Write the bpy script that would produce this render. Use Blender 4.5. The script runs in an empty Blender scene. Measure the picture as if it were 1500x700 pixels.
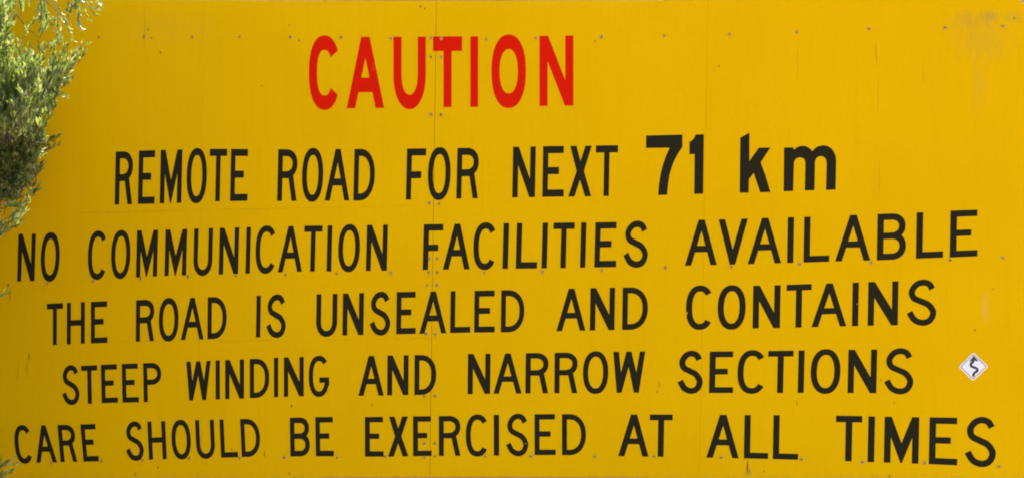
import bpy, math, random
from mathutils import Vector, noise
from mathutils.geometry import tessellate_polygon

scene = bpy.context.scene
C = scene.collection
R = math.radians
random.seed(7)

# ------------------------------------------------------------------ scale of the place
# 3 mm of sign per photograph pixel; sign face lies in the plane y = 0, facing -y
MM = 0.003
DIST = 12.0
ZC = 1.95                     # height of the camera and of the middle of the sign


def SX(px):
    return (px - 750.0) * MM


def SZ(py):
    return ZC - (py - 350.0) * MM


def BP(px, py, y):            # point of the bush, y metres in front of (minus) the sign
    k = (DIST + y) / DIST
    return Vector((SX(px) * k, y, ZC - (py - 350.0) * MM * k))


# ------------------------------------------------------------------ camera
cam_d = bpy.data.cameras.new('camera')
cam = bpy.data.objects.new('camera', cam_d)
C.objects.link(cam)
cam.location = (0, -DIST, ZC)
cam.rotation_euler = (R(90), 0, 0)
cam_d.sensor_fit = 'HORIZONTAL'
cam_d.sensor_width = 36.0
cam_d.lens = 36.0 * DIST / (1500 * MM)
cam_d.clip_end = 400
cam_d.dof.use_dof = True
cam_d.dof.focus_distance = DIST
cam_d.dof.aperture_fstop = 6.3
scene.camera = cam
scene.cycles.pixel_filter_type = 'BLACKMAN_HARRIS'
scene.cycles.filter_width = 1.9

# ------------------------------------------------------------------ sky and sun
SUN_EL = 61.0
SUN_DIR = (0.18, 0.50)         # horizontal direction towards the sun: left and behind the sign
wd = bpy.data.worlds.new('World')
scene.world = wd
wd.use_nodes = True
wn = wd.node_tree
bg = wn.nodes['Background']
sky = wn.nodes.new('ShaderNodeTexSky')
sky.sky_type = 'NISHITA'
sky.sun_disc = False
sky.sun_elevation = R(SUN_EL)
az = math.atan2(SUN_DIR[0], SUN_DIR[1])
sky.sun_rotation = az
sky.air_density = 1.0
sky.dust_density = 2.0
sky.ozone_density = 1.0
wn.links.new(sky.outputs['Color'], bg.inputs['Color'])
bg.inputs['Strength'].default_value = 0.15

sd = bpy.data.lights.new('sun', 'SUN')
sd.energy = 4.6
sd.angle = R(0.53)
sd.color = (1.0, 0.96, 0.89)
sun = bpy.data.objects.new('sun', sd)
C.objects.link(sun)
hv = Vector((SUN_DIR[0], SUN_DIR[1], 0)).normalized() * math.cos(R(SUN_EL))
sv = Vector((hv.x, hv.y, math.sin(R(SUN_EL))))
sun.rotation_euler = sv.to_track_quat('Z', 'Y').to_euler()
sun.location = (0, 0, 12)

scene.view_settings.view_transform = 'Standard'
scene.view_settings.look = 'None'
scene.view_settings.gamma = 1.0
scene.view_settings.use_curve_mapping = False
scene.view_settings.exposure = 1.72


# ------------------------------------------------------------------ helpers
def tag(o, label=None, cat=None, group=None, kind=None):
    if label: o['label'] = label
    if cat: o['category'] = cat
    if group: o['group'] = group
    if kind: o['kind'] = kind
    return o


def link_mesh(name, me, mat=None, parent=None):
    if mat is not None and not me.materials:
        me.materials.append(mat)
    o = bpy.data.objects.new(name, me)
    C.objects.link(o)
    if parent is not None:
        o.parent = parent
    return o


def mesh_from(name, verts, faces, mat=None, smooth=False):
    me = bpy.data.meshes.new(name)
    me.from_pydata([tuple(v) for v in verts], [], faces)
    me.update()
    if smooth:
        me.polygons.foreach_set('use_smooth', [True] * len(me.polygons))
    if mat: me.materials.append(mat)
    return me


def box(verts, faces, x0, x1, y0, y1, z0, z1):
    b = len(verts)
    for x, y, z in ((x0, y0, z0), (x1, y0, z0), (x1, y1, z0), (x0, y1, z0),
                    (x0, y0, z1), (x1, y0, z1), (x1, y1, z1), (x0, y1, z1)):
        verts.append((x, y, z))
    for f in ((0, 3, 2, 1), (4, 5, 6, 7), (0, 1, 5, 4), (1, 2, 6, 5), (2, 3, 7, 6), (3, 0, 4, 7)):
        faces.append(tuple(b + i for i in f))


def plate(name, loops, yf, yb, mat, parent=None, crisp=True):
    """flat outline (list of loops of (x, z), first is the outside) with front at yf and back at yb"""
    flat = [p for lp in loops for p in lp]
    tris = tessellate_polygon([[Vector((p[0], p[1], 0)) for p in lp] for lp in loops])
    n = len(flat)
    verts = [(p[0], yf, p[1]) for p in flat] + [(p[0], yb, p[1]) for p in flat]
    faces = []
    for a, b, c in tris:
        pa, pb, pc = flat[a], flat[b], flat[c]
        area = (pb[0] - pa[0]) * (pc[1] - pa[1]) - (pc[0] - pa[0]) * (pb[1] - pa[1])
        if abs(area) < 1e-12: continue
        if area > 0:      # counter-clockwise in x,z seen from -y
            faces.append((a, b, c)); faces.append((c + n, b + n, a + n))
        else:
            faces.append((c, b, a)); faces.append((a + n, b + n, c + n))
    base = 0
    for li, lp in enumerate(loops):
        m = len(lp)
        ar = sum(lp[i][0] * lp[(i + 1) % m][1] - lp[(i + 1) % m][0] * lp[i][1] for i in range(m))
        ccw = ar > 0
        for i in range(m):
            a, b = base + i, base + (i + 1) % m
            f = (a, a + n, b + n, b)
            if ccw != (li == 0): f = f[::-1]
            faces.append(f)
        base += m
    return link_mesh(name, mesh_from(name, verts, faces, mat), None, parent)


# ------------------------------------------------------------------ node helpers
class NT:
    def __init__(self, name):
        self.m = bpy.data.materials.new(name)
        self.m.use_nodes = True
        self.t = self.m.node_tree
        self.b = self.t.nodes['Principled BSDF']
        self.out = self.t.nodes['Material Output']

    def n(self, typ, **kw):
        nd = self.t.nodes.new(typ)
        for k, v in kw.items():
            setattr(nd, k, v)
        return nd

    def l(self, a, b):
        self.t.links.new(a, b)

    def put(self, sock, v):
        if isinstance(v, (int, float)):
            sock.default_value = v
        elif isinstance(v, tuple):
            sock.default_value = v
        else:
            self.l(v, sock)

    def math(self, op, a, b=0.0, clamp=False):
        nd = self.n('ShaderNodeMath', operation=op, use_clamp=clamp)
        self.put(nd.inputs[0], a); self.put(nd.inputs[1], b)
        return nd.outputs[0]

    def mix(self, fac, a, b):
        nd = self.n('ShaderNodeMix', data_type='RGBA')
        self.put(nd.inputs[0], fac); self.put(nd.inputs[6], a); self.put(nd.inputs[7], b)
        return nd.outputs[2]

    def noise(self, vec, scale, detail=3.0, rough=0.55, dist=0.0):
        nd = self.n('ShaderNodeTexNoise')
        self.put(nd.inputs['Vector'], vec)
        nd.inputs['Scale'].default_value = scale
        nd.inputs['Detail'].default_value = detail
        nd.inputs['Roughness'].default_value = rough
        nd.inputs['Distortion'].default_value = dist
        return nd.outputs[0]

    def ramp(self, v, lo, hi, a=0.0, b=1.0):
        nd = self.n('ShaderNodeMapRange')
        nd.clamp = True
        self.put(nd.inputs[0], v)
        nd.inputs[1].default_value = lo; nd.inputs[2].default_value = hi
        nd.inputs[3].default_value = a; nd.inputs[4].default_value = b
        return nd.outputs[0]

    def scaled(self, vec, s):
        nd = self.n('ShaderNodeVectorMath', operation='MULTIPLY')
        self.put(nd.inputs[0], vec); nd.inputs[1].default_value = s
        return nd.outputs[0]


# panel joints: x in the photograph at the top edge and at the bottom edge
SEAMS = [(298.0, 289.0), (639.2, 629.6), (1037.5, 1024.5)]


def sign_coords(T):
    tc = T.n('ShaderNodeTexCoord')
    sp = T.n('ShaderNodeSeparateXYZ')
    T.l(tc.outputs['Object'], sp.inputs[0])
    px = T.math('MULTIPLY_ADD', sp.outputs[0], 1 / MM); px.node.inputs[2].default_value = 750.0
    py = T.math('MULTIPLY_ADD', sp.outputs[2], -1 / MM); py.node.inputs[2].default_value = 350.0 + ZC / MM
    return tc.outputs['Object'], px, py


def ellipse(T, px, py, cx, cy, rx, ry, soft=0.5, warp=None):
    a = T.math('MULTIPLY', T.math('SUBTRACT', px, cx), 1 / rx)
    b = T.math('MULTIPLY', T.math('SUBTRACT', py, cy), 1 / ry)
    d = T.math('SQRT', T.math('ADD', T.math('MULTIPLY', a, a), T.math('MULTIPLY', b, b)))
    if warp is not None:
        d = T.math('ADD', d, warp)
    return T.ramp(d, 1.0, 1.0 - soft, 0, 1)


def seam_line(T, px, py, s, half):
    xs = T.math('MULTIPLY_ADD', py, (s[1] - s[0]) / 700.0); xs.node.inputs[2].default_value = s[0]
    d = T.math('ABSOLUTE', T.math('SUBTRACT', px, xs))
    return T.ramp(d, half, half * 0.3, 0, 1)


# ------------------------------------------------------------------ materials of the sign
def make_yellow():
    T = NT('yellow_sheeting')
    vec, px, py = sign_coords(T)
    base = (0.68, 0.395, 0.001, 1)
    col = T.mix(T.ramp(T.noise(vec, 1.3, 2), 0.35, 0.65), base, (0.65, 0.371, 0.001, 1))
    # fine mottling of old retro-reflective film
    f1 = T.noise(vec, 75, 4, 0.7)
    col = T.mix(T.ramp(f1, 0.3, 0.7, 0, 0.20), col, (0.50, 0.275, 0.001, 1))
    f4 = T.noise(vec, 150, 2, 0.6)
    col = T.mix(T.ramp(f4, 0.35, 0.75, 0, 0.15), col, (0.78, 0.46, 0.003, 1))
    # vertical rain streaks
    st = T.noise(T.scaled(vec, (34.0, 1.0, 2.2)), 1.0, 5, 0.65, 0.6)
    col = T.mix(T.ramp(st, 0.5, 0.85, 0, 0.16), col, (0.46, 0.26, 0.003, 1))
    # sparse grime flecks, drawn out downwards
    fl = T.noise(T.scaled(vec, (55.0, 1.0, 22.0)), 1.0, 3, 0.6)
    wide = T.noise(vec, 1.9, 2)
    flm = T.math('MULTIPLY', T.ramp(fl, 0.68, 0.80), T.ramp(wide, 0.42, 0.62))
    topm = T.ramp(py, 180.0, 10.0, 0.12, 1.0)
    botm = T.ramp(py, 660.0, 700.0, 0.0, 0.9)
    flm = T.math('MULTIPLY', flm, T.math('MAXIMUM', topm, botm))
    col = T.mix(T.math('MULTIPLY', flm, 0.7), col, (0.16, 0.10, 0.025, 1))
    # grey rubbed patch near the upper right corner
    wn_ = T.math('MULTIPLY', T.math('SUBTRACT', T.noise(T.scaled(vec, (38.0, 1.0, 9.0)), 1.0, 5, 0.7), 0.5), 2.4)
    for cx, cy, rx, ry, k in ((1450, 25, 20, 14, 0.42), (1418, 30, 34, 18, 0.24), (1440, 62, 50, 34, 0.18),
                              (1484, 27, 20, 12, 0.24), (240, 40, 95, 34, 0.08), (1443, 452, 8, 30, 0.2),
                              (1096, 692, 7, 12, 0.35), (1434, 120, 14, 60, 0.12)):
        e = ellipse(T, px, py, cx, cy, rx, ry, 0.8, wn_)
        tint = (0.33, 0.215, 0.045, 1) if cy != 452 else (0.66, 0.34, 0.13, 1)
        col = T.mix(T.math('MULTIPLY', e, k), col, tint)
    # grime along the lower edge
    gr = T.noise(T.scaled(vec, (30.0, 1.0, 60.0)), 1.0, 4, 0.7)
    low = T.math('MULTIPLY', T.ramp(py, 693.0, 702.0), T.ramp(gr, 0.40, 0.72))
    col = T.mix(T.math('MULTIPLY', low, 0.65), col, (0.24, 0.145, 0.04, 1))
    # joints of the film: faint horizontal laps, and hairline cracks
    wob = T.math('MULTIPLY', T.math('SUBTRACT', T.noise(vec, 3.0, 2), 0.5), 3.0)
    for y0, x0, x1, slope, k in ((306.0, 120, 640, -0.022, 0.30), (497.0, 320, 640, -0.012, 0.28), (500.0, 60, 330, -0.02, 0.14)):
        yy = T.math('MULTIPLY_ADD', px, -slope); yy.node.inputs[2].default_value = slope * (x0 + x1) / 2
        d = T.math('ABSOLUTE', T.math('ADD', T.math('SUBTRACT', T.math('ADD', py, yy), y0), wob))
        msk = T.math('MULTIPLY', T.ramp(d, 1.4, 0.4), T.math('MULTIPLY', T.ramp(px, x0 - 20, x0 + 20), T.ramp(px, x1 + 2, x1 - 2)))
        brk = T.ramp(T.noise(vec, 9.0, 2), 0.40, 0.60)
        col = T.mix(T.math('MULTIPLY', T.math('MULTIPLY', msk, brk), k), col, (0.30, 0.17, 0.01, 1))
    wob2 = T.math('MULTIPLY', T.math('SUBTRACT', T.noise(vec, 14.0, 3), 0.5), 7.0)
    for cx, cy, rx, ry, k in ((1284, 80, 0.9, 24, 0.4), (1286, 140, 0.8, 40, 0.22), (1288, 262, 0.8, 36, 0.2),
                              (1352, 110, 0.9, 18, 0.15), (1168, 90, 0.8, 34, 0.2), (42, 522, 1.2, 8, 0.7), (39, 540, 0.9, 18, 0.35),
                              (26, 545, 0.9, 25, 0.25), (1095, 683, 1.5, 13, 0.9), (1098, 690, 1.2, 6, 0.6), (966, 562, 0.9, 7, 0.5),
                              (295, 650, 0.8, 40, 0.25), (388, 664, 1.0, 6, 0.6), (212, 40, 0.9, 40, 0.25), (15, 430, 1.4, 12, 0.5), (1168, 590, 1.0, 8, 0.4)):
        xx = T.math('ADD', px, wob2)
        e = ellipse(T, xx, py, cx, cy, rx + 0.4, ry, 0.7)
        col = T.mix(T.math('MULTIPLY', e, k), col, (0.10, 0.055, 0.012, 1))
    # specks
    for cx, cy, r in ((211, 54, 2.4), (222, 56, 1.6), (217, 44, 1.5), (438, 60, 1.7), (424, 38, 1.3), (616, 10, 1.8), (622, 13, 1.5),
                      (1486, 27, 1.6), (872, 61, 1.4), (427, 594, 2.0), (545, 592, 1.4), (1119, 690, 1.5), (235, 77, 1.8),
                      (232, 684, 1.6), (198, 694, 1.8), (339, 657, 1.3), (424, 693, 1.6), (301, 678, 1.2), (1428, 483, 1.7),
                      (1303, 697, 2.0), (1290, 556, 1.3), (1455, 423, 1.2), (1310, 590, 1.4), (383, 126, 1.3), (963, 573, 1.4), (1053, 97, 1.3)):
        e = ellipse(T, px, py, cx, cy, r, r * 1.5, 0.6, T.math('MULTIPLY', T.math('SUBTRACT', f1, 0.5), 2.0))
        col = T.mix(T.math('MULTIPLY', e, 0.75), col, (0.09, 0.055, 0.02, 1))
    T.l(col, T.b.inputs['Base Color'])
    T.b.inputs['Specular IOR Level'].default_value = 0.0
    T.l(T.ramp(f1, 0.2, 0.8, 0.55, 0.7), T.b.inputs['Roughness'])
    bp = T.n('ShaderNodeBump')
    bp.inputs['Strength'].default_value = 0.12
    bp.inputs['Distance'].default_value = 0.002
    hgt = T.math('ADD', T.noise(vec, 5.0, 2), T.math('MULTIPLY', f1, 0.25))
    T.l(hgt, bp.inputs['Height'])
    T.l(bp.outputs[0], T.b.inputs['Normal'])
    return T.m


def make_vinyl(name, col_a, col_b, chips):
    T = NT(name)
    vec, px, py = sign_coords(T)
    f = T.noise(vec, 60, 4, 0.65)
    col = T.mix(T.ramp(f, 0.3, 0.7), col_a, col_b)
    # the middle panel joint telegraphs through the film
    for s, h, k in ((SEAMS[1], 0.8, 0.45), (SEAMS[2], 0.5, 0.12)):
        col = T.mix(T.math('MULTIPLY', seam_line(T, px, py, s, h), k), col,
                    (0.035, 0.018, 0.006, 1) if col_a[0] < 0.2 and h > .7 else (0.28, 0.012, 0.006, 1) if h > .7 else col_a)
    for cx, cy, rx, ry, c in chips:
        e = ellipse(T, px, py, cx, cy, rx, ry, 0.4, T.math('MULTIPLY', T.math('SUBTRACT', f, 0.5), 1.6))
        col = T.mix(T.math('MULTIPLY', e, 0.8), col, c)
    T.l(col, T.b.inputs['Base Color'])
    T.b.inputs['Specular IOR Level'].default_value = 0.02
    T.b.inputs['Roughness'].default_value = 0.6
    return T.m


YEL = (0.62, 0.34, 0.01, 1)
GRY = (0.30, 0.27, 0.22, 1)
M_yellow = make_yellow()
M_red = make_vinyl('red_lettering', (0.60, 0.011, 0.001, 1), (0.56, 0.009, 0.001, 1),
                   [(547, 98, 1.0, 6, (0.60, 0.05, 0.015, 1)), (544, 103, 0.8, 3, (0.6, 0.04, 0.015, 1))])
M_black = make_vinyl('black_lettering', (0.017, 0.0165, 0.008, 1), (0.021, 0.017, 0.007, 1),
                     [(1006, 458, 2.0, 1.8, YEL), (1005, 461, 1.6, 1.2, YEL), (1256, 445, 0.9, 1.3, GRY), (1121, 252, 1.4, 4, (.12, .11, .06, 1)),
                      (1163, 218, 1.2, 1.2, YEL), (770, 649, 1.0, 1.0, GRY)])


def simple(name, col, rough=0.6, metal=0.0, spec=0.5, var=0.15, scale=30.0):
    T = NT(name)
    tc = T.n('ShaderNodeTexCoord')
    f = T.noise(tc.outputs['Object'], scale, 4, 0.6)
    dark = tuple(c * (1 - 2 * var) for c in col[:3]) + (1,)
    T.l(T.mix(T.ramp(f, 0.3, 0.7), dark, tuple(col[:3]) + (1,)), T.b.inputs['Base Color'])
    T.b.inputs['Roughness'].default_value = rough
    T.b.inputs['Metallic'].default_value = metal
    T.b.inputs['Specular IOR Level'].default_value = spec
    return T.m


M_screw = simple('weathered_zinc', (0.60, 0.41, 0.12), 0.6, 0.0, spec=0.2, var=0.2, scale=400)
M_recess = simple('dark_brown', (0.13, 0.08, 0.035), 0.8, 0.0, spec=0.2, scale=300)
M_galv = simple('galvanised_steel', (0.42, 0.43, 0.44), 0.45, 0.6, scale=12)
M_stk_w = simple('sticker_white', (0.74, 0.74, 0.78), 0.4, var=0.03, scale=60)
M_stk_c = simple('sticker_cream_border', (0.82, 0.64, 0.38), 0.5, var=0.05, scale=60)
M_stk_g = simple('sticker_grey_print', (0.33, 0.31, 0.28), 0.5, var=0.1, scale=120)
M_stk_k = simple('sticker_black_print', (0.02, 0.02, 0.022), 0.45, var=0.05, scale=60)

# ------------------------------------------------------------------ the ground and the cutting behind the sign
def make_earth(name, a, b, c):
    T = NT(name)
    tc = T.n('ShaderNodeTexCoord')
    v = tc.outputs['Object']
    col = T.mix(T.ramp(T.noise(v, 0.8, 5, 0.6), 0.35, 0.65), a, b)
    col = T.mix(T.ramp(T.noise(v, 14, 5, 0.7), 0.5, 0.75), col, c)
    T.l(col, T.b.inputs['Base Color'])
    T.b.inputs['Roughness'].default_value = 0.95
    T.b.inputs['Specular IOR Level'].default_value = 0.1
    bp = T.n('ShaderNodeBump'); bp.inputs['Strength'].default_value = 0.7; bp.inputs['Distance'].default_value = 0.03
    T.l(T.noise(v, 22, 6, 0.7), bp.inputs['Height'])
    T.l(bp.outputs[0], T.b.inputs['Normal'])
    return T.m


M_ground = make_earth('gravelly_earth', (0.36, 0.25, 0.16, 1), (0.30, 0.20, 0.13, 1), (0.42, 0.33, 0.24, 1))
M_bank = make_earth('red_brown_bank', (0.30, 0.15, 0.07, 1), (0.24, 0.115, 0.055, 1), (0.38, 0.24, 0.15, 1))

gv, gf = [], []
NX, NY = 60, 60
for j in range(NY + 1):
    for i in range(NX + 1):
        x = -150 + 300 * i / NX; y = -150 + 300 * j / NY
        h = noise.noise(Vector((x * 0.11, y * 0.11, 0))) * 0.05
        gv.append((x, y, h - 0.02))
for j in range(NY):
    for i in range(NX):
        a = j * (NX + 1) + i
        gf.append((a, a + 1, a + NX + 2, a + NX + 1))
tag(link_mesh('ground', mesh_from('ground', gv, gf, M_ground, True)), kind='structure')

bv, bf = [], []
NX, NY = 160, 22
for j in range(NY + 1):
    t = j / NY
    for i in range(NX + 1):
        x = -40 + 80 * i / NX
        prof_y = 3.6 + 5.0 * t + 6.0 * max(0, t - 0.7)
        prof_z = -0.3 + 5.2 * (1 - (1 - min(1, t * 1.25)) ** 1.6)
        p = Vector((x * 0.6, prof_y * 0.6, prof_z * 0.6))
        d = noise.noise(p) * 0.55 + noise.noise(p * 3.1) * 0.2 + noise.noise(p * 8.0) * 0.07
        bv.append((x, prof_y - d, prof_z + 0.25 * d))
for j in range(NY):
    for i in range(NX):
        a = j * (NX + 1) + i
        bf.append((a, a + 1, a + NX + 2, a + NX + 1))
tag(link_mesh('earth_bank', mesh_from('earth_bank', bv, bf, M_bank, True)), kind='structure')

# ------------------------------------------------------------------ the caution sign
sign = bpy.data.objects.new('caution_sign', None)
C.objects.link(sign)
sign.location = (0, 0, 0)
sign.empty_display_size = 0.3
tag(sign, 'large yellow road caution sign with red heading and five lines of black capitals', 'road sign')

TOP = [(-8, 3.0), (0, 0.5), (20, -1.0), (240, 0.4), (450, 1.2), (700, 1.3), (950, 0.9), (1060, 0.0), (1200, -1.6), (1480, -3.6)]
BOT = [(-8, 706), (200, 703), (400, 700.2), (520, 698.6), (700, 698.2), (900, 698.6), (1000, 699.8), (1200, 702), (1500, 711)]


def interp(tab, x):
    if x <= tab[0][0]: return tab[0][1]
    for (a, b), (c, d) in zip(tab, tab[1:]):
        if x <= c: return b + (d - b) * (x - a) / (c - a)
    return tab[-1][1]


def seam_x(s, y): return s[0] + (s[1] - s[0]) * y / 700.0


PANEL_T = 0.004
gaps = [0.05, 0.26, 0.09]          # half width of each joint, in units of 3 mm
for k in range(4):
    lp = []
    # lower edge left to right, then up the right side, the top edge right to left, down the left side
    xl_b = -8 if k == 0 else seam_x(SEAMS[k - 1], 700) + gaps[k - 1]
    xr_b = 1507 if k == 3 else seam_x(SEAMS[k], 700) - gaps[k]
    xl_t = -8 if k == 0 else seam_x(SEAMS[k - 1], 0) + gaps[k - 1]
    xr_t = 1507 if k == 3 else seam_x(SEAMS[k], 0) - gaps[k]
    for q in range(13):
        x = xl_b + (xr_b - xl_b) * q / 12
        lp.append((x, interp(BOT, x)))
    if k == 3:
        lp += [(1507, 30), (1505.5, 17), (1502.5, 9), (1498.5, 4.2), (1494, 1.0), (1488, -1.4), (1480, -3.2)]
        xr_t = 1478
    for q in range(13):
        x = xr_t + (xl_t - xr_t) * q / 12
        lp.append((x, interp(TOP, x)))
    pts = [(SX(a), SZ(b)) for a, b in lp]
    o = plate('sign_panel', [pts], 0.0, PANEL_T + 0.0, M_yellow, sign)

# rails behind the panels, and two posts
for py in (55, 400, 672):
    v, f = [], []
    z = SZ(py)
    box(v, f, SX(4), SX(1494), PANEL_T + 0.001, PANEL_T + 0.041, z - 0.025, z + 0.025)
    link_mesh('rail', mesh_from('rail', v, f, M_galv), None, sign)
for s_ in SEAMS:               # unseen dark strip added behind each joint to block light coming through
    pts = [(SX(seam_x(s_, 694) - 14), SZ(694)), (SX(seam_x(s_, 694) + 14), SZ(694)), (SX(seam_x(s_, 4) + 14), SZ(4)), (SX(seam_x(s_, 4) - 14), SZ(4))]
    plate('joint_light_block', [pts], PANEL_T + 0.0003, PANEL_T + 0.0009, M_recess, sign)
for px in (330, 1160):
    v, f = [], []
    x = SX(px)
    box(v, f, x - 0.04, x + 0.04, PANEL_T + 0.042, PANEL_T + 0.122, -0.3, SZ(20))
    link_mesh('post', mesh_from('post', v, f, M_galv), None, sign)

# ------------------------------------------------------------------ glyphs, drawn as outlines in units with y upwards
def superarc(cx, cy, rx, ry, a0, a1, n, e=2.3):
    out = []
    for i in range(n + 1):
        a = R(a0 + (a1 - a0) * i / n)
        c, s = math.cos(a), math.sin(a)
        out.append((cx + rx * math.copysign(abs(c) ** (2 / e), c), cy + ry * math.copysign(abs(s) ** (2 / e), s)))
    return out


def stroke(path, t):
    n = len(path)
    L, Rr = [], []
    for i in range(n):
        def nrm(a, b):
            dx, dy = b[0] - a[0], b[1] - a[1]
            d = math.hypot(dx, dy) or 1e-9
            return (-dy / d, dx / d)
        if i == 0: n1 = n2 = nrm(path[0], path[1])
        elif i == n - 1: n1 = n2 = nrm(path[-2], path[-1])
        else: n1, n2 = nrm(path[i - 1], path[i]), nrm(path[i], path[i + 1])
        mx, my = n1[0] + n2[0], n1[1] + n2[1]
        d = math.hypot(mx, my) or 1e-9
        mx, my = mx / d, my / d
        k = 1 / max(0.5, mx * n1[0] + my * n1[1])
        x, y = path[i]
        L.append((x + mx * k * t / 2, y + my * k * t / 2))
        Rr.append((x - mx * k * t / 2, y - my * k * t / 2))
    return L + Rr[::-1]


def catmull(pts, n=7):
    out = []
    P = [pts[0]] + pts + [pts[-1]]
    for i in range(1, len(P) - 2):
        p0, p1, p2, p3 = P[i - 1], P[i], P[i + 1], P[i + 2]
        for k in range(n):
            u = k / n
            out.append(tuple(0.5 * (2 * p1[j] + (p2[j] - p0[j]) * u + (2 * p0[j] - 5 * p1[j] + 4 * p2[j] - p3[j]) * u * u
                                    + (3 * p1[j] - p0[j] - 3 * p2[j] + p3[j]) * u ** 3) for j in (0, 1)))
    out.append(pts[-1])
    return out


S_PTS = [(.935, .835), (.80, .955), (.545, 1.0), (.27, .945), (.09, .79), (.165, .625), (.467, .532),
         (.80, .435), (.99, .25), (.86, .06), (.55, 0.0), (.215, .075), (0.0, .265)]


def glyph(ch, w, h, t, red=False):
    o = 0.022 * h
    cx = w / 2
    if ch == 'I': return [[(0, 0), (w, 0), (w, h), (0, h)]]
    if ch == 'L': return [[(0, 0), (w, 0), (w, t), (t, t), (t, h), (0, h)]]
    if ch in 'EF':
        m0 = 0.515 * h - t / 2; m1 = m0 + t; wm = 0.76 * w
        if ch == 'F':
            m0 -= 0.03 * h; m1 -= 0.03 * h
            return [[(0, 0), (t, 0), (t, m0), (0.77 * w, m0), (0.77 * w, m1), (t, m1), (t, h - t), (w, h - t), (w, h), (0, h)]]
        return [[(0, 0), (w, 0), (w, t), (t, t), (t, m0), (wm, m0), (wm, m1), (t, m1), (t, h - t), (0.97 * w, h - t), (0.97 * w, h), (0, h)]]
    if ch == 'T': return [[(cx - t / 2, 0), (cx + t / 2, 0), (cx + t / 2, h - t), (w, h - t), (w, h), (0, h), (0, h - t), (cx - t / 2, h - t)]]
    if ch == 'H':
        m0 = 0.51 * h - t / 2; m1 = m0 + t
        return [[(0, 0), (t, 0), (t, m0), (w - t, m0), (w - t, 0), (w, 0), (w, h), (w - t, h), (w - t, m1), (t, m1), (t, h), (0, h)]]
    if ch == 'N':
        y1 = 0.64 * h; t2 = t * 1.06
        return [[(0, 0), (t, 0), (t, y1), (w - t2, 0), (w, 0), (w, h), (w - t, h), (w - t, h - y1), (t2, h), (0, h)]]
    if ch == 'M':
        t1 = t * 1.08; e = t * 0.10
        return [[(0, 0), (t, 0), (t, .56 * h), (cx - e, 0), (cx + e, 0), (w - t, .56 * h), (w - t, 0), (w, 0), (w, h),
                 (w - t1, h), (cx, .43 * h), (t1, h), (0, h)]]
    if ch == 'W':
        return [[(0, h), (.12 * w, 0), (.27 * w, 0), (.485 * w, .63 * h), (.655 * w, 0), (.81 * w, 0), (w, h), (.835 * w, h),
                 (.725 * w, .49 * h), (.57 * w, h), (.41 * w, h), (.248 * w, .49 * h), (.175 * w, h)]]
    if ch == 'V':
        s = t * 1.06
        return [[(0, h), (cx - s * .42, 0), (cx + s * .42, 0), (w, h), (w - s, h), (cx, .33 * h), (s, h)]]
    if ch == 'X':
        s = t * 1.16
        return [[(0, 0), (s, 0), (cx, .33 * h), (w - s, 0), (w, 0), (cx + .165 * w, .505 * h), (w * .985, h), (w * .985 - s, h),
                 (cx + .005 * w, .70 * h), (s + .05 * w, h), (.05 * w, h), (cx - .155 * w, .505 * h)]]
    if ch == 'A':
        s = t * 1.05; a = s * 0.5
        m = (cx - a) / h
        yb = (0.325 if red else 0.36) * h - t / 2; yt = yb + t
        ya = (cx - s) / m
        return [[(0, 0), (s, 0), (s + m * yb, yb), (w - s - m * yb, yb), (w - s, 0), (w, 0), (cx + a, h), (cx - a, h)],
                [(s + m * yt, yt), (w - s - m * yt, yt), (cx, ya)]]
    if ch == 'O':
        ry = h / 2 + o
        return [superarc(cx, h / 2, cx, ry, 0, 354, 59, 2.25), superarc(cx, h / 2, cx - t, ry - t, 0, 354, 59, 2.2)]
    if ch == 'U':
        rx = cx - t / 2; ry = min(h * 0.42, rx * 1.25)
        arc = superarc(cx, ry - o + t / 2, rx, ry, 180, 360, 26, 2.15)
        return [stroke([(t / 2, h)] + arc + [(w - t / 2, h)], t)]
    if ch in 'CG':
        ww = w * (1.05 if ch == 'C' else 1.0)
        ccx = ww / 2; rx = ccx - t / 2; ry = h / 2 + o - t / 2
        ang = 35 if red else 41
        if ch == 'C':
            return [stroke(superarc(ccx, h / 2, rx, ry, ang, 360 - ang, 48, 2.35), t)]
        arc = superarc(ccx, h / 2, rx, ry, 44, 335, 48, 2.35)
        gy = 0.47 * h - t / 2
        return [stroke(arc + [(w - t / 2, 0.30 * h), (w - t / 2, gy), (.52 * w, gy)], t)]
    if ch == 'S':
        y0 = -o + t / 2; y1 = h + o - t / 2
        return [stroke(catmull([(t / 2 + u * (w - t), y0 + v * (y1 - y0)) for u, v in S_PTS]), t)]
    if ch == 'D':
        rx = w * 0.70
        return [[(0, 0)] + superarc(w - rx, h / 2, rx, h / 2, -90, 90, 30, 2.2) + [(0, h)],
                [(t, t)] + superarc(w - rx, h / 2, rx - t, h / 2 - t, -90, 90, 30, 2.3) + [(t, h - t)]]
    if ch in 'PR':
        yb = 0.44 * h; ry = (h - yb) / 2; rx = min(w * .58, ry * 1.15); cy = yb + ry
        wb = w
        hole = [(t, yb + t)] + superarc(wb - rx, cy, rx - t, ry - t, -90, 90, 18, 2.2) + [(t, h - t)]
        if ch == 'P':
            return [[(0, 0), (t, 0), (t, yb)] + superarc(wb - rx, cy, rx, ry, -90, 90, 26, 2.2) + [(0, h)], hole]
        arc = superarc(wb - rx, cy, rx, ry, -52, 90, 24, 2.2)
        s = t * 1.04
        ex, ey = arc[0]
        m = (w - ex) / ey                     # slope of the leg
        return [[(0, 0), (t, 0), (t, yb), (w - s - m * yb, yb), (w - s, 0), (w, 0)] + arc + [(0, h)], hole]
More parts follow.
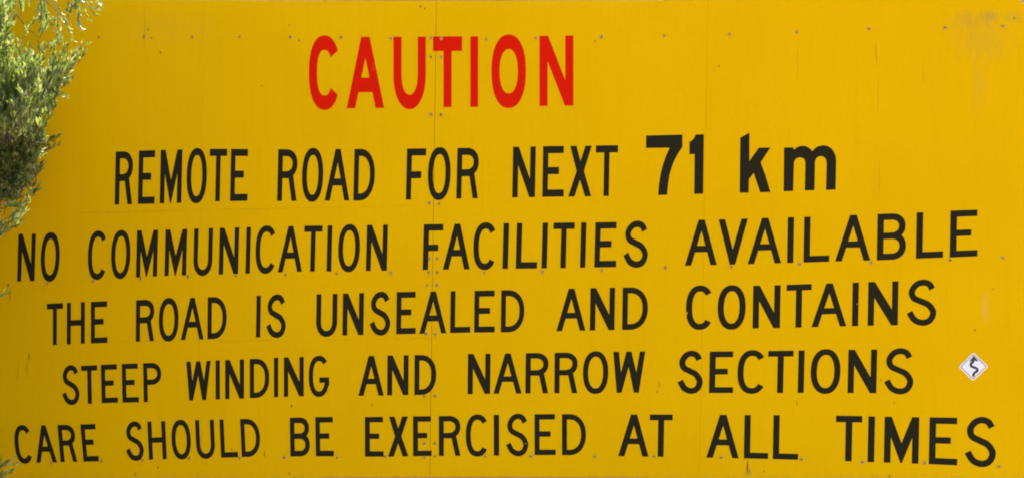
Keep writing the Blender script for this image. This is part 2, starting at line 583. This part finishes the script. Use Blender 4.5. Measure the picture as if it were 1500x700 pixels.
    if ch == 'B':
        ym = 0.52 * h
        ya, yb2 = ym + t / 2, ym - t / 2
        rl = min(w * .5, ya / 2 * 1.1); ru = min(w * .48, (h - yb2) / 2 * 1.1)
        wu = w * 0.975
        lower = superarc(w - rl, ya / 2, rl, ya / 2, -90, 50, 22, 2.2)
        upper = superarc(wu - ru, (h + yb2) / 2, ru, (h - yb2) / 2, -50, 90, 22, 2.2)
        return [[(0, 0)] + lower + upper + [(0, h)],
                [(t, t)] + superarc(w - rl, (t + yb2) / 2, rl - t, (yb2 - t) / 2, -90, 90, 18, 2.2) + [(t, yb2)],
                [(t, ya)] + superarc(wu - ru, (h - t + ya) / 2, ru - t, (h - t - ya) / 2, -90, 90, 18, 2.2) + [(t, h - t)]]
    raise ValueError(ch)


# where each measured left/right extent was taken: 0 = baseline, 1 = top, .5 = middle
REF = {'T': 1, 'V': 1, 'W': 1, 'C': .5, 'O': .5, 'S': .5, 'G': .5, 'U': .5, 'D': .5, 'B': .5}

# every line: anchors (x, y of letter tops, y of baseline)
LINES = [
    dict(name='red', anchors=[(450, 54.8, 159.4), (510, 54.8, 159.2), (700, 53.8, 157.0), (840, 52.8, 155.2)], words=[
        ('CAUTION', 11.8, 21.3, 0.0, [(452.6, 496), (508, 562.6), (576.4, 623.7), (634.3, 676.9), (689, 700.4), (720, 770.4), (790.3, 839.9)])]),
    dict(name='b', anchors=[(168, 222.6, 300), (215, 221, 299), (250, 219.6, 298), (290, 219.0, 296.4), (320, 218.6, 295.2), (362, 218.8, 294.4), (420, 219, 294.6), (535, 218.6, 294),
                            (600, 218, 292.6), (700, 217.0, 290.8), (750, 215.4, 289.4), (905, 213.2, 287.2)], words=[
        ('REMOTE', 6.6, 10.2, 1.7, [(168, 193.6), (202, 226.4), (234, 265.6), (273.6, 303), (307.6, 333), (337, 362.4)]),
        ('ROAD', 7.0, 10.2, 1.8, [(406, 434.4), (442.6, 473.4), (475.6, 511.6), (518.5, 549)]),
        ('FOR', 7.3, 10.2, 1.8, [(594.6, 622.6), (627, 660), (668.4, 700)]),
        ('NEXT', 7.8, 10.4, 1.3, [(750.4, 783.6), (794.4, 825.6), (832.4, 866), (873, 905.4)])]),
    dict(name='b', anchors=[(25, 343, 412), (88, 341.5, 410.5), (160, 339.0, 407.3), (215, 337.2, 405.4), (257, 335.8, 403), (335, 333.4, 401.4), (425, 331.2, 397.8),
                            (566, 329.2, 396.2), (635, 328.5, 394.7), (740, 326.9, 393.3), (826, 326.2, 392.3), (886, 325.4, 390.9), (950, 324.6, 390.2), (1026, 322.2, 388.3),
                            (1075, 320.8, 387.1), (1120, 319.7, 386.0), (1157, 318.3, 384.8), (1195, 317.4, 383.4), (1249, 315.2, 382), (1306, 312.9, 380.4),
                            (1361, 311.0, 377.9), (1391, 308.8, 376.8), (1432, 307.3, 375)], words=[
        ('NO', 5.8, 9.6, 2.0, [(25.2, 50.6), (60, 87.4)]),
        ('COMMUNICATION', 6.5, 9.0, 1.7, [(129, 156), (163, 191), (199.2, 230), (241, 272.6), (283.8, 311.4), (320.4, 348.8), (359.6, 366), (374.6, 404),
                                          (407, 442.2), (446.2, 472.6), (478.4, 485.2), (495.6, 527.2), (536, 566.6)]),
        ('FACILITIES', 7.8, 9.4, 1.8, [(619.2, 647.7), (648.7, 688), (693.6, 726.5), (736, 744), (755.5, 786.5), (793.2, 801), (811, 842), (849.6, 857.3), (870.5, 902.4), (913.2, 949.6)]),
        ('AVAILABLE', 9.0, 9.2, 1.2, [(1003.3, 1050), (1052.8, 1095.5), (1095.3, 1144.2), (1153, 1162), (1177, 1214.5), (1223.3, 1274.7), (1285, 1327.2), (1341.7, 1381.3), (1391.2, 1431.7)])]),
    dict(name='b', anchors=[(69, 444.4, 505), (111, 442.4, 503.6), (145, 441, 501.8), (212, 439, 499.6), (281, 435.6, 497.0), (320, 434.4, 495.8), (378, 432.6, 493.6), (480, 430, 491.4),
                            (517, 429, 490.4), (595, 427.2, 488.8), (674, 425.8, 486.8), (710, 425, 486), (768, 424.2, 486), (836, 422.4, 484), (882, 421.2, 483.2), (949, 420.2, 482),
                            (1122, 418, 480.4), (1171, 416.2, 479.4), (1214, 415, 478), (1252, 413.4, 477), (1293, 412.3, 476.2), (1372, 410, 474.8)], words=[
        ('THE', 5.7, 8.2, 0.2, [(68.8, 92.4), (98, 124.2), (133.2, 157.4)]),
        ('ROAD', 6.0, 8.6, 0.5, [(199, 225.6), (232.8, 261.6), (264.8, 298.4), (304.2, 332)]),
        ('IS', 6.4, 8.6, 1.0, [(375, 381.2), (390, 419)]),
        ('UNSEALED', 7.0, 8.6, 0.9, [(463.4, 494), (501.6, 532.4), (541.4, 572), (580.4, 608.8), (614.4, 653.6), (659.4, 688.8), (694.4, 724.6), (734, 768)]),
        ('AND', 7.8, 8.4, 1.0, [(815, 857.6), (864, 900), (911.8, 949)]),
        ('CONTAINS', 8.9, 8.7, 1.1, [(1005, 1043.6), (1051.4, 1092.2), (1102.4, 1142.4), (1152.4, 1189), (1188.6, 1239.6), (1248, 1257), (1271, 1315), (1328, 1372)])]),
    dict(name='b', anchors=[(91, 535.8, 591.8), (130, 534.8, 590.8), (161, 533.2, 589.4), (192, 532, 588.9), (224, 531, 588), (291, 528.4, 585.4), (344, 526, 583.4), (380, 525.0, 582.1),
                            (404, 523.4, 581), (467, 521.4, 579.0), (544, 520.6, 579.0), (583, 520, 578.2), (639, 519.2, 577.6), (700, 517.6, 576.4), (786, 516.5, 575.4), (873, 515.2, 575), (945, 514.3, 574.6),
                            (1050, 514.4, 575), (1145, 513, 574.7), (1262, 511.5, 575), (1338, 510.6, 575.6)], words=[
        ('STEEP', 5.9, 7.6, -1.2, [(90.6, 116.4), (118.8, 142.4), (149, 173), (179.6, 203.6), (210.8, 237)]),
        ('WINDING', 6.2, 7.8, -0.1, [(273, 308.6), (316, 322.1), (330, 357.6), (366, 394.4), (401.4, 407.6), (416, 445), (452.4, 482.2)]),
        ('AND', 7.2, 8.0, 0.4, [(525, 562.2), (567.2, 598.2), (607.2, 639)]),
        ('NARROW', 7.5, 7.9, 0.6, [(685, 718), (722.8, 764), (769.6, 803), (812, 845.6), (854, 891), (898.4, 945.2)]),
        ('SECTIONS', 8.8, 8.4, 1.4, [(992.3, 1030), (1038.5, 1073.7), (1080.4, 1120.9), (1125.5, 1162.5), (1168.5, 1177.3), (1187.7, 1231), (1241.5, 1283.6), (1295, 1338.4)])]),
    dict(name='b', anchors=[(22, 623.5, 677.8), (68, 622, 676.6), (101, 621.4, 675.8), (134, 620.4, 675.0), (197, 617.4, 673.2), (231, 616.6, 672.2), (265, 615.4, 671), (300, 614.4, 670.4), (336, 613.6, 669.2),
                            (367, 613, 668.4), (440, 611, 667.8), (476, 610, 667.4), (548, 610.4, 668.4), (583, 609.3, 668.0), (618, 609.3, 667.3), (658, 608.8, 667),
                            (727, 607, 666.7), (798, 606, 665.8), (858, 605.7, 665.8), (928, 606.6, 667.9), (968, 606.6, 668.3), (1058, 607, 670), (1107, 607.4, 671.1), (1150, 607.5, 672.2),
                            (1244, 608.4, 675), (1275, 609.2, 676), (1320, 609.8, 677.2), (1360, 610.7, 679), (1402, 611.2, 680.9), (1459, 611.8, 682.6)], words=[
        ('CARE', 5.9, 7.7, -4.9, [(21.6, 46.2), (53.4, 83.6), (89, 113.4), (122.6, 145)]),
        ('SHOULD', 5.9, 7.7, -2.5, [(183.8, 210.2), (218.4, 244.4), (251.4, 279.4), (287, 314.4), (324, 348.8), (353.0, 380.8)]),
        ('BE', 6.5, 8.0, -1.0, [(425, 453.6), (462.8, 489.2)]),
        ('EXERCISED', 7.2, 7.8, -0.2, [(534.7, 562), (568.5, 598.2), (605.2, 632.2), (643, 674.5), (682.4, 714.8), (723.5, 731.2), (741, 774), (783.2, 814), (823.3, 858.3)]),
        ('AT', 8.6, 8.3, 1.0, [(905.6, 950), (952, 985.4)]),
        ('ALL', 9.0, 8.5, 1.2, [(1034.6, 1082), (1089.6, 1125), (1132, 1169)]),
        ('TIMES', 9.6, 9.3, 1.4, [(1224.8, 1263.2), (1270.8, 1280.4), (1294.6, 1345.2), (1360.4, 1402), (1413, 1459.4)])]),
]

LET_F, LET_B = -0.0011, -0.0002
for ln in LINES:
    tops = [(a[0], a[1]) for a in ln['anchors']]
    bots = [(a[0], a[2]) for a in ln['anchors']]
    red = ln['name'] == 'red'
    for word, wx, wy, slant, ext in ln['words']:
        kx = wx / wy
        if word in ('COMMUNICATION',): kxs = [(5.9 + 1.1 * i / 12) / wy for i in range(13)]
        elif word == 'AVAILABLE': kxs = [(8.6 + 1.0 * i / 8) / wy for i in range(9)]
        else: kxs = [kx] * len(word)
        for ch, (xl, xr), kk in zip(word, ext, kxs):
            r = REF.get(ch, 0)
            off = slant * (0.5 - r)
            xl += off; xr += off
            xm = (xl + xr) / 2
            H = interp(bots, xm) - interp(tops, xm)
            jit = random.uniform(-0.15, 0.15)
            loops = glyph(ch, (xr - xl) / kk, H, wy, red)
            out = []
            for lp in loops:
                o2 = []
                for gx, gy in lp:
                    v = gy / H
                    x = xl + gx * kk + slant * (v - 0.5)
                    yb_, yt_ = interp(bots, x), interp(tops, x)
                    # keep each letter rigid: use a straight baseline through its own two ends
                    yb_ = interp(bots, xl) + (interp(bots, xr) - interp(bots, xl)) * (x - xl) / (xr - xl)
                    yt_ = interp(tops, xl) + (interp(tops, xr) - interp(tops, xl)) * (x - xl) / (xr - xl)
                    y = yb_ + (yt_ - yb_) * v
                    o2.append((SX(x), SZ(y + jit)))
                out.append(o2)
            plate('letter', out, LET_F, LET_B, M_red if red else M_black, sign)


def traced(name, pts):
    plate(name, [[(SX(940 + x / 5), SZ(190 + y / 5)) for x, y in pts]], LET_F, LET_B, M_black, sign)


traced('digit', [(32, 45), (298, 38), (298, 128), (268, 172), (240, 225), (220, 275), (204, 330), (193, 400), (185, 478), (120, 480),
                 (127, 400), (140, 320), (157, 255), (178, 195), (205, 134), (32, 136)])
traced('digit', [(395, 38), (455, 36), (450, 470), (385, 472), (388, 180), (350, 182), (350, 92), (368, 82), (382, 66), (390, 52)])
traced('letter', [(722, 62), (789, 24), (788, 232), (858, 135), (942, 133), (872, 240), (895, 310), (902, 322), (942, 458), (868, 460), (820, 318), (785, 365), (783, 462), (718, 463)])
traced('letter', [(1043, 133), (1113, 132), (1116, 148), (1140, 130), (1162, 122), (1183, 120), (1208, 126), (1232, 140), (1249, 160), (1268, 140), (1292, 124), (1330, 116),
                  (1362, 122), (1390, 140), (1408, 165), (1420, 195), (1424, 225), (1420, 440), (1350, 443), (1355, 250), (1351, 224), (1343, 208),
                  (1328, 198), (1310, 195), (1292, 200), (1278, 212), (1269, 234), (1265, 445), (1195, 447), (1199, 250), (1196, 228), (1186, 213), (1170, 206),
                  (1150, 205), (1130, 214), (1120, 226), (1115, 244), (1109, 450), (1040, 453)])

# ------------------------------------------------------------------ screws: domed head with a dark brown disc over its recess
SCREWS = [(145, 55), (212.4, 54.5), (282, 54.5), (351.5, 54.5), (425.5, 55), (499.6, 55.4), (573, 57), (631.5, 56.2), (646.4, 56.8), (631.5, 84),
          (646.4, 84), (631.5, 168), (646.4, 168.8), (712.2, 58.2), (785.3, 56.8), (881, 54.8), (973, 53), (1068.3, 51), (1167, 48), (1272.6, 43),
          (1384.3, 41.4), (1469, 39), (629.4, 298), (643.4, 299), (628.8, 378.9), (640.6, 378.9), (628, 398.8), (640.6, 398.8), (13, 417.5), (70.4, 415),
          (137, 411.6), (206.4, 408), (275.6, 405), (346, 403.8), (418.6, 402), (493.6, 400.6), (572.6, 399.4), (709.7, 399.5), (794.9, 397.6),
          (881.5, 395.7), (975, 392), (1071.3, 391), (1171, 386.7), (1276.3, 384.5), (1392, 381), (1468.8, 377.5), (626, 417.6), (640, 417.6),
          (624.4, 488.6), (638, 489.6), (622, 580), (637.4, 579.4), (622, 649), (637.4, 649), (622, 669.3), (637.4, 667.7), (25, 678), (76, 677.6),
          (149.4, 675), (209.4, 673.4), (277.6, 670.6), (351.4, 670), (417, 669.6), (494, 669.4), (565, 668), (711.3, 667.7), (777.8, 668),
          (871.5, 668), (958, 668), (1056.6, 669.6), (1174, 672.4), (1263.6, 676.6), (1354.4, 677.4), (1463.4, 683)]


def dome(kx, r, y0, rings, name, mat):
    """rings: list of (radius factor, height towards the viewer)"""
    v, f = [], []
    N = 14
    for rf, hh in rings:
        for i in range(N):
            a = 2 * math.pi * i / N
            v.append((kx * r * rf * math.cos(a), y0 - hh, r * rf * math.sin(a)))
    for k in range(len(rings) - 1):
        for i in range(N):
            j = (i + 1) % N
            f.append((k * N + i, k * N + j, (k + 1) * N + j, (k + 1) * N + i))
    f.append(tuple((len(rings) - 1) * N + i for i in range(N)))
    return mesh_from(name, v, f, mat, True)


head_me = [dome(k, 0.0088, 0, [(1.0, 0.0), (0.98, 0.0018), (0.85, 0.0036), (0.6, 0.0047), (0.38, 0.0051), (0.36, 0.0030), (0.12, 0.0028)], 'screw', M_screw)
           for k in (0.62, 0.75, 0.9, 1.0)]
rec_me = [dome(k, 0.0088, 0, [(0.47, 0.0049), (0.46, 0.0054), (0.1, 0.0055)], 'screw_recess', M_recess) for k in (0.62, 0.75, 0.9, 1.0)]
for x, y in SCREWS:
    q = min(3, int(x / 380))
    s = link_mesh('screw', head_me[q], None, sign)
    s.location = (SX(x), -0.0012, SZ(y))
    s.rotation_euler = (0, random.uniform(-0.3, 0.3), 0)
    k = random.uniform(0.78, 1.02)
    s.scale = (k, 1, k)
    s2 = link_mesh('screw_recess', rec_me[q], None, s)
    s2.location = (random.uniform(-.001, .001), 0.0, random.uniform(0, .0012))
    k = random.uniform(0.7, 1.15)
    s2.scale = (k, 1, k)

# ------------------------------------------------------------------ the diamond sticker
stk = bpy.data.objects.new('sticker', None)
C.objects.link(stk)
stk.location = (SX(1425.8), 0, SZ(536.6))
stk.empty_display_size = 0.05
tag(stk, 'small white diamond winding road sticker with a black zigzag arrow, right of the word SECTIONS', 'sticker')


def SK(x, y):                      # sticker drawing units: 7.78 to one 3 mm step, centred on (357.5, 362)
    return ((x - 357.5) / 7.78 * MM, -(y - 362) / 7.78 * MM)


def rdiamond(k, rnd):
    pts = []
    cor = [(532, 360), (359, 196), (185, 364), (354, 529)]
    c0 = (357.5, 362)
    cor = [(c0[0] + (x - c0[0]) * k, c0[1] + (y - c0[1]) * k) for x, y in cor]
    for i in range(4):
        p, a, b = Vector(cor[i]), Vector(cor[i - 1]), Vector(cor[(i + 1) % 4])
        pa = p + (a - p).normalized() * rnd; pb = p + (b - p).normalized() * rnd
        for q in range(6):
            u = q / 5
            pts.append(tuple((1 - u) ** 2 * pa + 2 * u * (1 - u) * p + u * u * pb))
    return [SK(*p) for p in pts]


plate('border', [rdiamond(1.0, 30)], -0.0008, -0.0002, M_stk_c, stk)
plate('printed_frame', [rdiamond(0.885, 20), rdiamond(0.80, 14)[::-1]], -0.0013, -0.0008, M_stk_g, stk)
plate('sticker_face', [rdiamond(0.795, 14)], -0.0012, -0.0008, M_stk_w, stk)
plate('outer_face', [rdiamond(0.96, 26), rdiamond(0.89, 20)[::-1]], -0.0012, -0.0008, M_stk_w, stk)
path = catmull([(357, 474), (361, 445), (378, 425), (399, 412), (403, 395), (388, 378), (355, 366), (330, 350), (330, 328), (350, 310), (361, 292)], 5)
shaft = stroke([(x, -y) for x, y in path], 28)
plate('arrow', [[SK(x, -y) for x, y in shaft]], -0.0017, -0.0012, M_stk_k, stk)
plate('arrow_head', [[SK(*p) for p in ((308, 303), (363, 236), (416, 300), (366, 292))]], -0.00172, -0.00122, M_stk_k, stk)
# illegible small print along the two upper edges
for (ax, ay), (bx, by), nb in (((252, 322), (318, 262), 8), ((420, 275), (478, 330), 9)):
    v, f = [], []
    d = Vector((bx - ax, by - ay)) / nb
    nn = Vector((-d.y, d.x)).normalized()
    for i in range(nb):
        p = Vector((ax, ay)) + d * i
        hgt = 8 + (i * 7 % 5)
        q = [p - nn * hgt / 2, p + d * 0.62 - nn * hgt / 2, p + d * 0.62 + nn * hgt / 2, p + nn * hgt / 2]
        b = len(v)
        for pt in q:
            x, z = SK(pt.x, pt.y); v.append((x, -0.00135, z))
        f.append((b, b + 1, b + 2, b + 3))
    link_mesh('small_print', mesh_from('small_print', v, f, M_stk_g), None, stk)

# ------------------------------------------------------------------ the bush in front of the left end
def make_leaf_mat():
    T = NT('bush_leaf')
    geo = T.n('ShaderNodeNewGeometry')
    rp = geo.outputs['Random Per Island']
    cr = T.n('ShaderNodeValToRGB')
    T.l(rp, cr.inputs[0])
    el = cr.color_ramp.elements
    el[0].position = 0.0; el[0].color = (0.038, 0.068, 0.014, 1)
    el[1].position = 1.0; el[1].color = (0.34, 0.26, 0.17, 1)
    for p, c in ((0.35, (0.075, 0.125, 0.022, 1)), (0.6, (0.16, 0.22, 0.04, 1)), (0.80, (0.33, 0.38, 0.09, 1)), (0.93, (0.50, 0.50, 0.22, 1))):
        e = el.new(p); e.color = c
    T.l(cr.outputs[0], T.b.inputs['Base Color'])
    T.b.inputs['Roughness'].default_value = 0.38
    T.b.inputs['Specular IOR Level'].default_value = 0.55
    tr = T.n('ShaderNodeBsdfTranslucent')
    tcol = T.mix(0.6, cr.outputs[0], (0.42, 0.52, 0.06, 1))
    T.l(tcol, tr.inputs[0])
    mx = T.n('ShaderNodeMixShader'); mx.inputs[0].default_value = 0.38
    T.l(T.b.outputs[0], mx.inputs[1]); T.l(tr.outputs[0], mx.inputs[2])
    T.l(mx.outputs[0], T.out.inputs[0])
    return T.m


M_leaf = make_leaf_mat()
M_twig = simple('bush_bark', (0.15, 0.11, 0.085), 0.85, spec=0.2, var=0.25, scale=60)

rb = random.Random(21)
LV, LF, TV, TF = [], [], [], []


def tube(pts, r0, r1, nseg=5):
    b0 = len(TV)
    n = len(pts)
    for i, p in enumerate(pts):
        d = (pts[min(i + 1, n - 1)] - pts[max(i - 1, 0)])
        d = d.normalized() if d.length > 1e-9 else Vector((0, 0, 1))
        a = d.orthogonal().normalized(); b = d.cross(a)
        r = r0 + (r1 - r0) * i / (n - 1)
        for k in range(nseg):
            t = 2 * math.pi * k / nseg
            TV.append(p + a * (r * math.cos(t)) + b * (r * math.sin(t)))
    for i in range(n - 1):
        for k in range(nseg):
            j = (k + 1) % nseg
            TF.append((b0 + i * nseg + k, b0 + i * nseg + j, b0 + (i + 1) * nseg + j, b0 + (i + 1) * nseg + k))


def leaf(p, d, L, W):
    side = d.cross(Vector((rb.gauss(0, 1), rb.gauss(0, 1), rb.gauss(0, 1)))).normalized()
    up = side.cross(d).normalized()
    fold = rb.uniform(0.15, 0.5) * W
    bend = up * (-L * rb.uniform(-0.05, 0.22))
    b = len(LV)
    m1 = p + d * (L * 0.45)
    LV.extend([p, m1 + side * W * 0.5 + up * fold, m1, m1 - side * W * 0.5 + up * fold,
               p + d * (L * 0.78) + side * W * 0.33 + bend * .6 + up * fold * .6, p + d * (L * 0.78) - side * W * 0.33 + bend * .6 + up * fold * .6, p + d * L + bend])
    LF.extend([(b, b + 2, b + 1), (b, b + 3, b + 2), (b + 1, b + 2, b + 6, b + 4), (b + 2, b + 3, b + 5, b + 6)])


def shoot(p0, d0, length, nl, Lf=0.034, Wf=0.010, spread=0.75, droop=0.0, first=0.15):
    pts = [p0]
    d = d0.normalized()
    N = 6
    for i in range(N):
        d = (d + Vector((rb.gauss(0, .10), rb.gauss(0, .10), rb.gauss(0, .10) - droop))).normalized()
        pts.append(pts[-1] + d * (length / N))
    tube(pts, 0.0017, 0.0007, 3)
    ph = rb.uniform(0, 6.28)
    for i in range(nl):
        u = first + (1 - first) * (i + 0.5) / nl
        fi = u * N; k = min(int(fi), N - 1); t = fi - k
        p = pts[k].lerp(pts[k + 1], t)
        ax = (pts[k + 1] - pts[k]).normalized()
        a = ax.orthogonal().normalized(); b = ax.cross(a)
        ph += 2.4
        rad = a * math.cos(ph) + b * math.sin(ph)
        dd = (ax + rad * spread * rb.uniform(0.5, 1.25) + Vector((0, 0, 0.25 - droop))).normalized()
        s = (1.0 - 0.35 * u) * rb.uniform(0.7, 1.2)
        leaf(p, dd, Lf * s, Wf * s)


BOUND = [(-260, 170), (-120, 165), (-40, 140), (0, 112), (45, 108), (80, 108), (105, 96), (135, 82), (170, 78), (200, 72), (225, 64),
         (255, 54), (280, 36), (292, 8), (310, -8), (345, -4), (365, -22), (420, -30), (520, -50), (640, -30), (760, -20)]
base = BP(-330, 980, -0.55); base.z = 0.0
limb_nodes = []
trunk_top = BP(-300, 620, -0.50)
tube([base + Vector((0, 0, -0.1)), base.lerp(trunk_top, .5) + Vector((.04, .03, 0)), trunk_top], 0.045, 0.032, 8)
for i in range(18):
    tx, ty = rb.uniform(-420, 40), rb.uniform(-200, 300)
    tx = min(tx, interp(BOUND, ty) - 55)
    end = BP(tx, ty, rb.uniform(-0.85, -0.2))
    st = base.lerp(trunk_top, rb.uniform(0.5, 1.0))
    mid = st.lerp(end, 0.5) + Vector((-0.05, 0, -0.12)) + Vector((rb.gauss(0, .05), rb.gauss(0, .05), rb.gauss(0, .05)))
    pts = []
    for q in range(13):
        u = q / 12
        pts.append(st * (1 - u) ** 2 + mid * 2 * u * (1 - u) + end * u * u + Vector((rb.gauss(0, .007), rb.gauss(0, .007), rb.gauss(0, .007))))
    tube(pts, 0.014, 0.003, 5)
    limb_nodes += pts[4:]

n_sh = 0
tries = 0
while n_sh < 4200 and tries < 200000:
    tries += 1
    if rb.random() < 0.72:
        py = rb.uniform(-60, 300); px = rb.uniform(-60, 130)
    else:
        py = rb.uniform(-230, 700); px = rb.uniform(-480, 20)
    bx = interp(BOUND, py)
    if px > bx: continue
    # thinner at the top where the sign shows between the sprays
    dens = 1.0
    if py < 96 and px > 12: dens = 0.018
    elif py < 70: dens = 0.18
    elif py < 112: dens = 0.5
    elif 105 < py < 290 and px < 90: dens = 1.7
    if py < -10: dens = 0.03 if px > -120 else 0.3
    if 190 < py < 292: dens = 2.2
    if py > 320: dens = 0.5
    dens *= 0.25 + 1.5 * max(0.0, noise.noise(Vector((px * .035, py * .030, 3.0))) + .38)
    if rb.random() > dens: continue
    dep = rb.uniform(-0.95, -0.22) if py < 190 else rb.uniform(-0.42, -0.10)
    # rounded edge of the mass: shoots far from the middle plane stay further back
    if px > bx - 60 * abs(dep + 0.45) / 0.35 * rb.random(): continue
    p = BP(px, py, dep)
    cl = noise.noise(Vector((px * .028, py * .026, dep * 4.2 + 7.0)))
    if cl < 0.02 and rb.random() > (0.12 if py < 190 else 0.5): continue
    low = py > 195
    d0 = Vector((rb.gauss(0.2, .28), rb.gauss(-0.05, .28), 1.0 if not low else rb.uniform(-0.1, 0.9)))
    ln_ = rb.uniform(0.07, 0.15)
    tipx = px + d0.normalized().x * ln_ / MM
    if tipx > bx + 22: continue
    shoot(p - d0.normalized() * ln_ * 0.6, d0, ln_, rb.randint(9, 13) if not low else rb.randint(12, 17), 0.040 if not low else 0.029, 0.0165 if not low else 0.0125, 0.5 if not low else 0.7, 0.0)
    if limb_nodes and rb.random() < 0.22:
        q = rb.choice(sorted(limb_nodes, key=lambda a: (a - p).length_squared)[:8])
        if (q - p).length < 0.16:
            st = p - d0.normalized() * ln_ * 0.6
            m = (q + st) / 2 + Vector((0, 0, -0.015))
            tube([q, m, st], 0.003, 0.0017, 4)
    n_sh += 1

# the rest of the bush, left of the sign's end and coming forward
for i in range(1500):
    px = -40 - abs(rb.gauss(0, 210)); py = rb.uniform(120, 960)
    dep = rb.uniform(-1.5, 0.1)
    if px > -90 + 40 * abs(dep + .6): continue
    d0 = Vector((rb.gauss(0, .5), rb.gauss(-.2, .5), rb.uniform(0.2, 1)))
    shoot(BP(px, py, dep), d0, rb.uniform(0.12, 0.2), 12, 0.055, 0.022, 0.8)

for i in range(1800):  # unseen large-leaved foliage, added to darken the sign's left end
    dep = rb.uniform(-1.9, -0.3)
    px = -85 - abs(rb.gauss(0, 170)) - 25 * max(0, noise.noise(Vector((dep * 3, i * .01, 0)))); py = rb.uniform(-40, 900)
    shoot(BP(px, py, dep), Vector((rb.gauss(0, .5), rb.gauss(0, .5), 1)), rb.uniform(0.12, 0.2), 9, 0.075, 0.034, 0.9)

# sprays that stand clear of the mass: (start px, py, end px, py, leaves)
SPRAYS = [(106, -70, 137, 6, 12), (120, -60, 138, 22, 13), (96, -50, 128, 38, 16), (112, -20, 134, 50, 15), (98, -40, 118, 44, 12),
          (70, -40, 82, 22, 12), (58, -10, 70, 52, 13), (84, 10, 108, 66, 12), (92, 24, 94, 40, 3), (60, 0, 62, 48, 12),
          (30, -30, 36, 10, 9), (20, -30, 22, 40, 10), (108, 100, 120, 62, 8), (100, 108, 118, 76, 9), (92, 110, 104, 72, 10), (78, 100, 80, 60, 10),
          (60, 96, 66, 58, 9), (50, 100, 42, 58, 8), (36, 96, 24, 56, 9), (86, 92, 98, 60, 7), (108, 96, 112, 70, 6), (14, 70, 12, 30, 8), (88, 120, 96, 118, 4),
          (8, 300, 44, 300, 13), (14, 326, 40, 306, 10), (12, 332, 30, 318, 8), (16, 338, 26, 330, 6), (10, 345, 20, 336, 4), (-10, 350, 12, 330, 9), (-8, 356, 6, 322, 9), (-6, 352, 3, 305, 8),
          (-14, 450, 16, 415, 5), (-14, 440, 8, 424, 5), (-16, 690, 22, 668, 11), (-12, 700, 18, 676, 9), (-12, 706, 8, 684, 9), (-6, 718, 14, 700, 5), (-10, 706, 2, 672, 6),
          (70, 206, 91, 198, 6), (60, 150, 96, 128, 9), (50, 260, 66, 236, 8), (62, 226, 82, 200, 9), (44, 284, 58, 262, 8), (40, 300, 50, 276, 8), (96, 128, 104, 112, 6)]
for arc in (((-160, 40), (-30, -80), (70, -92), (130, -70)), ((-130, 230), (-40, 160), (30, 140), (88, 108)), ((-120, 120), (-60, 30), (0, -20), (40, -36)),
            ((-120, 300), (-50, 290), (10, 250), (58, 226))):
    pts = [BP(a, b, -0.42 if arc[0][1] < 290 else -0.22) + Vector((0, rb.gauss(0, .012), rb.gauss(0, .004))) for a, b in catmull(list(arc), 6)]
    tube(pts, 0.0045, 0.0018, 5)
    limb_nodes += pts[2:]
for x0, y0, x1, y1, nl in SPRAYS:
    dep = rb.uniform(-0.62, -0.3) if y0 < 190 else rb.uniform(-0.26, -0.14) if y0 < 296 or y0 > 600 else rb.uniform(-1.1, -0.9)
    a = BP(x0, y0, dep); b = BP(x1, y1, dep + rb.uniform(-.03, .03))
    for rep in range(1 if nl < 6 else 2):
        j = Vector((rb.gauss(0, .006), rb.gauss(0, .02), rb.gauss(0, .006)))
        shoot(a + j, b - a, (b - a).length * 0.9, nl, 0.036, 0.015, 0.5, 0.0, first=0.05)
    q = rb.choice(sorted(limb_nodes, key=lambda c: (c - a).length_squared)[:4])
    tube([q, (q + a) / 2 + Vector((0, 0, -0.01)), a], 0.0020, 0.0012, 4)

bush = bpy.data.objects.new('bush', None)
C.objects.link(bush)
bush.location = base
bush.empty_display_size = 0.2
tag(bush, 'leafy green bush with small upright leaves overhanging the left end of the yellow sign', 'bush')
lv = link_mesh('foliage', mesh_from('foliage', [v - base for v in LV], LF, M_leaf), None, bush)
lv['kind'] = 'stuff'
link_mesh('branches', mesh_from('branches', [v - base for v in TV], TF, M_twig, True), None, bush)
print('leaves', len(LF) // 4, 'shoots', n_sh)
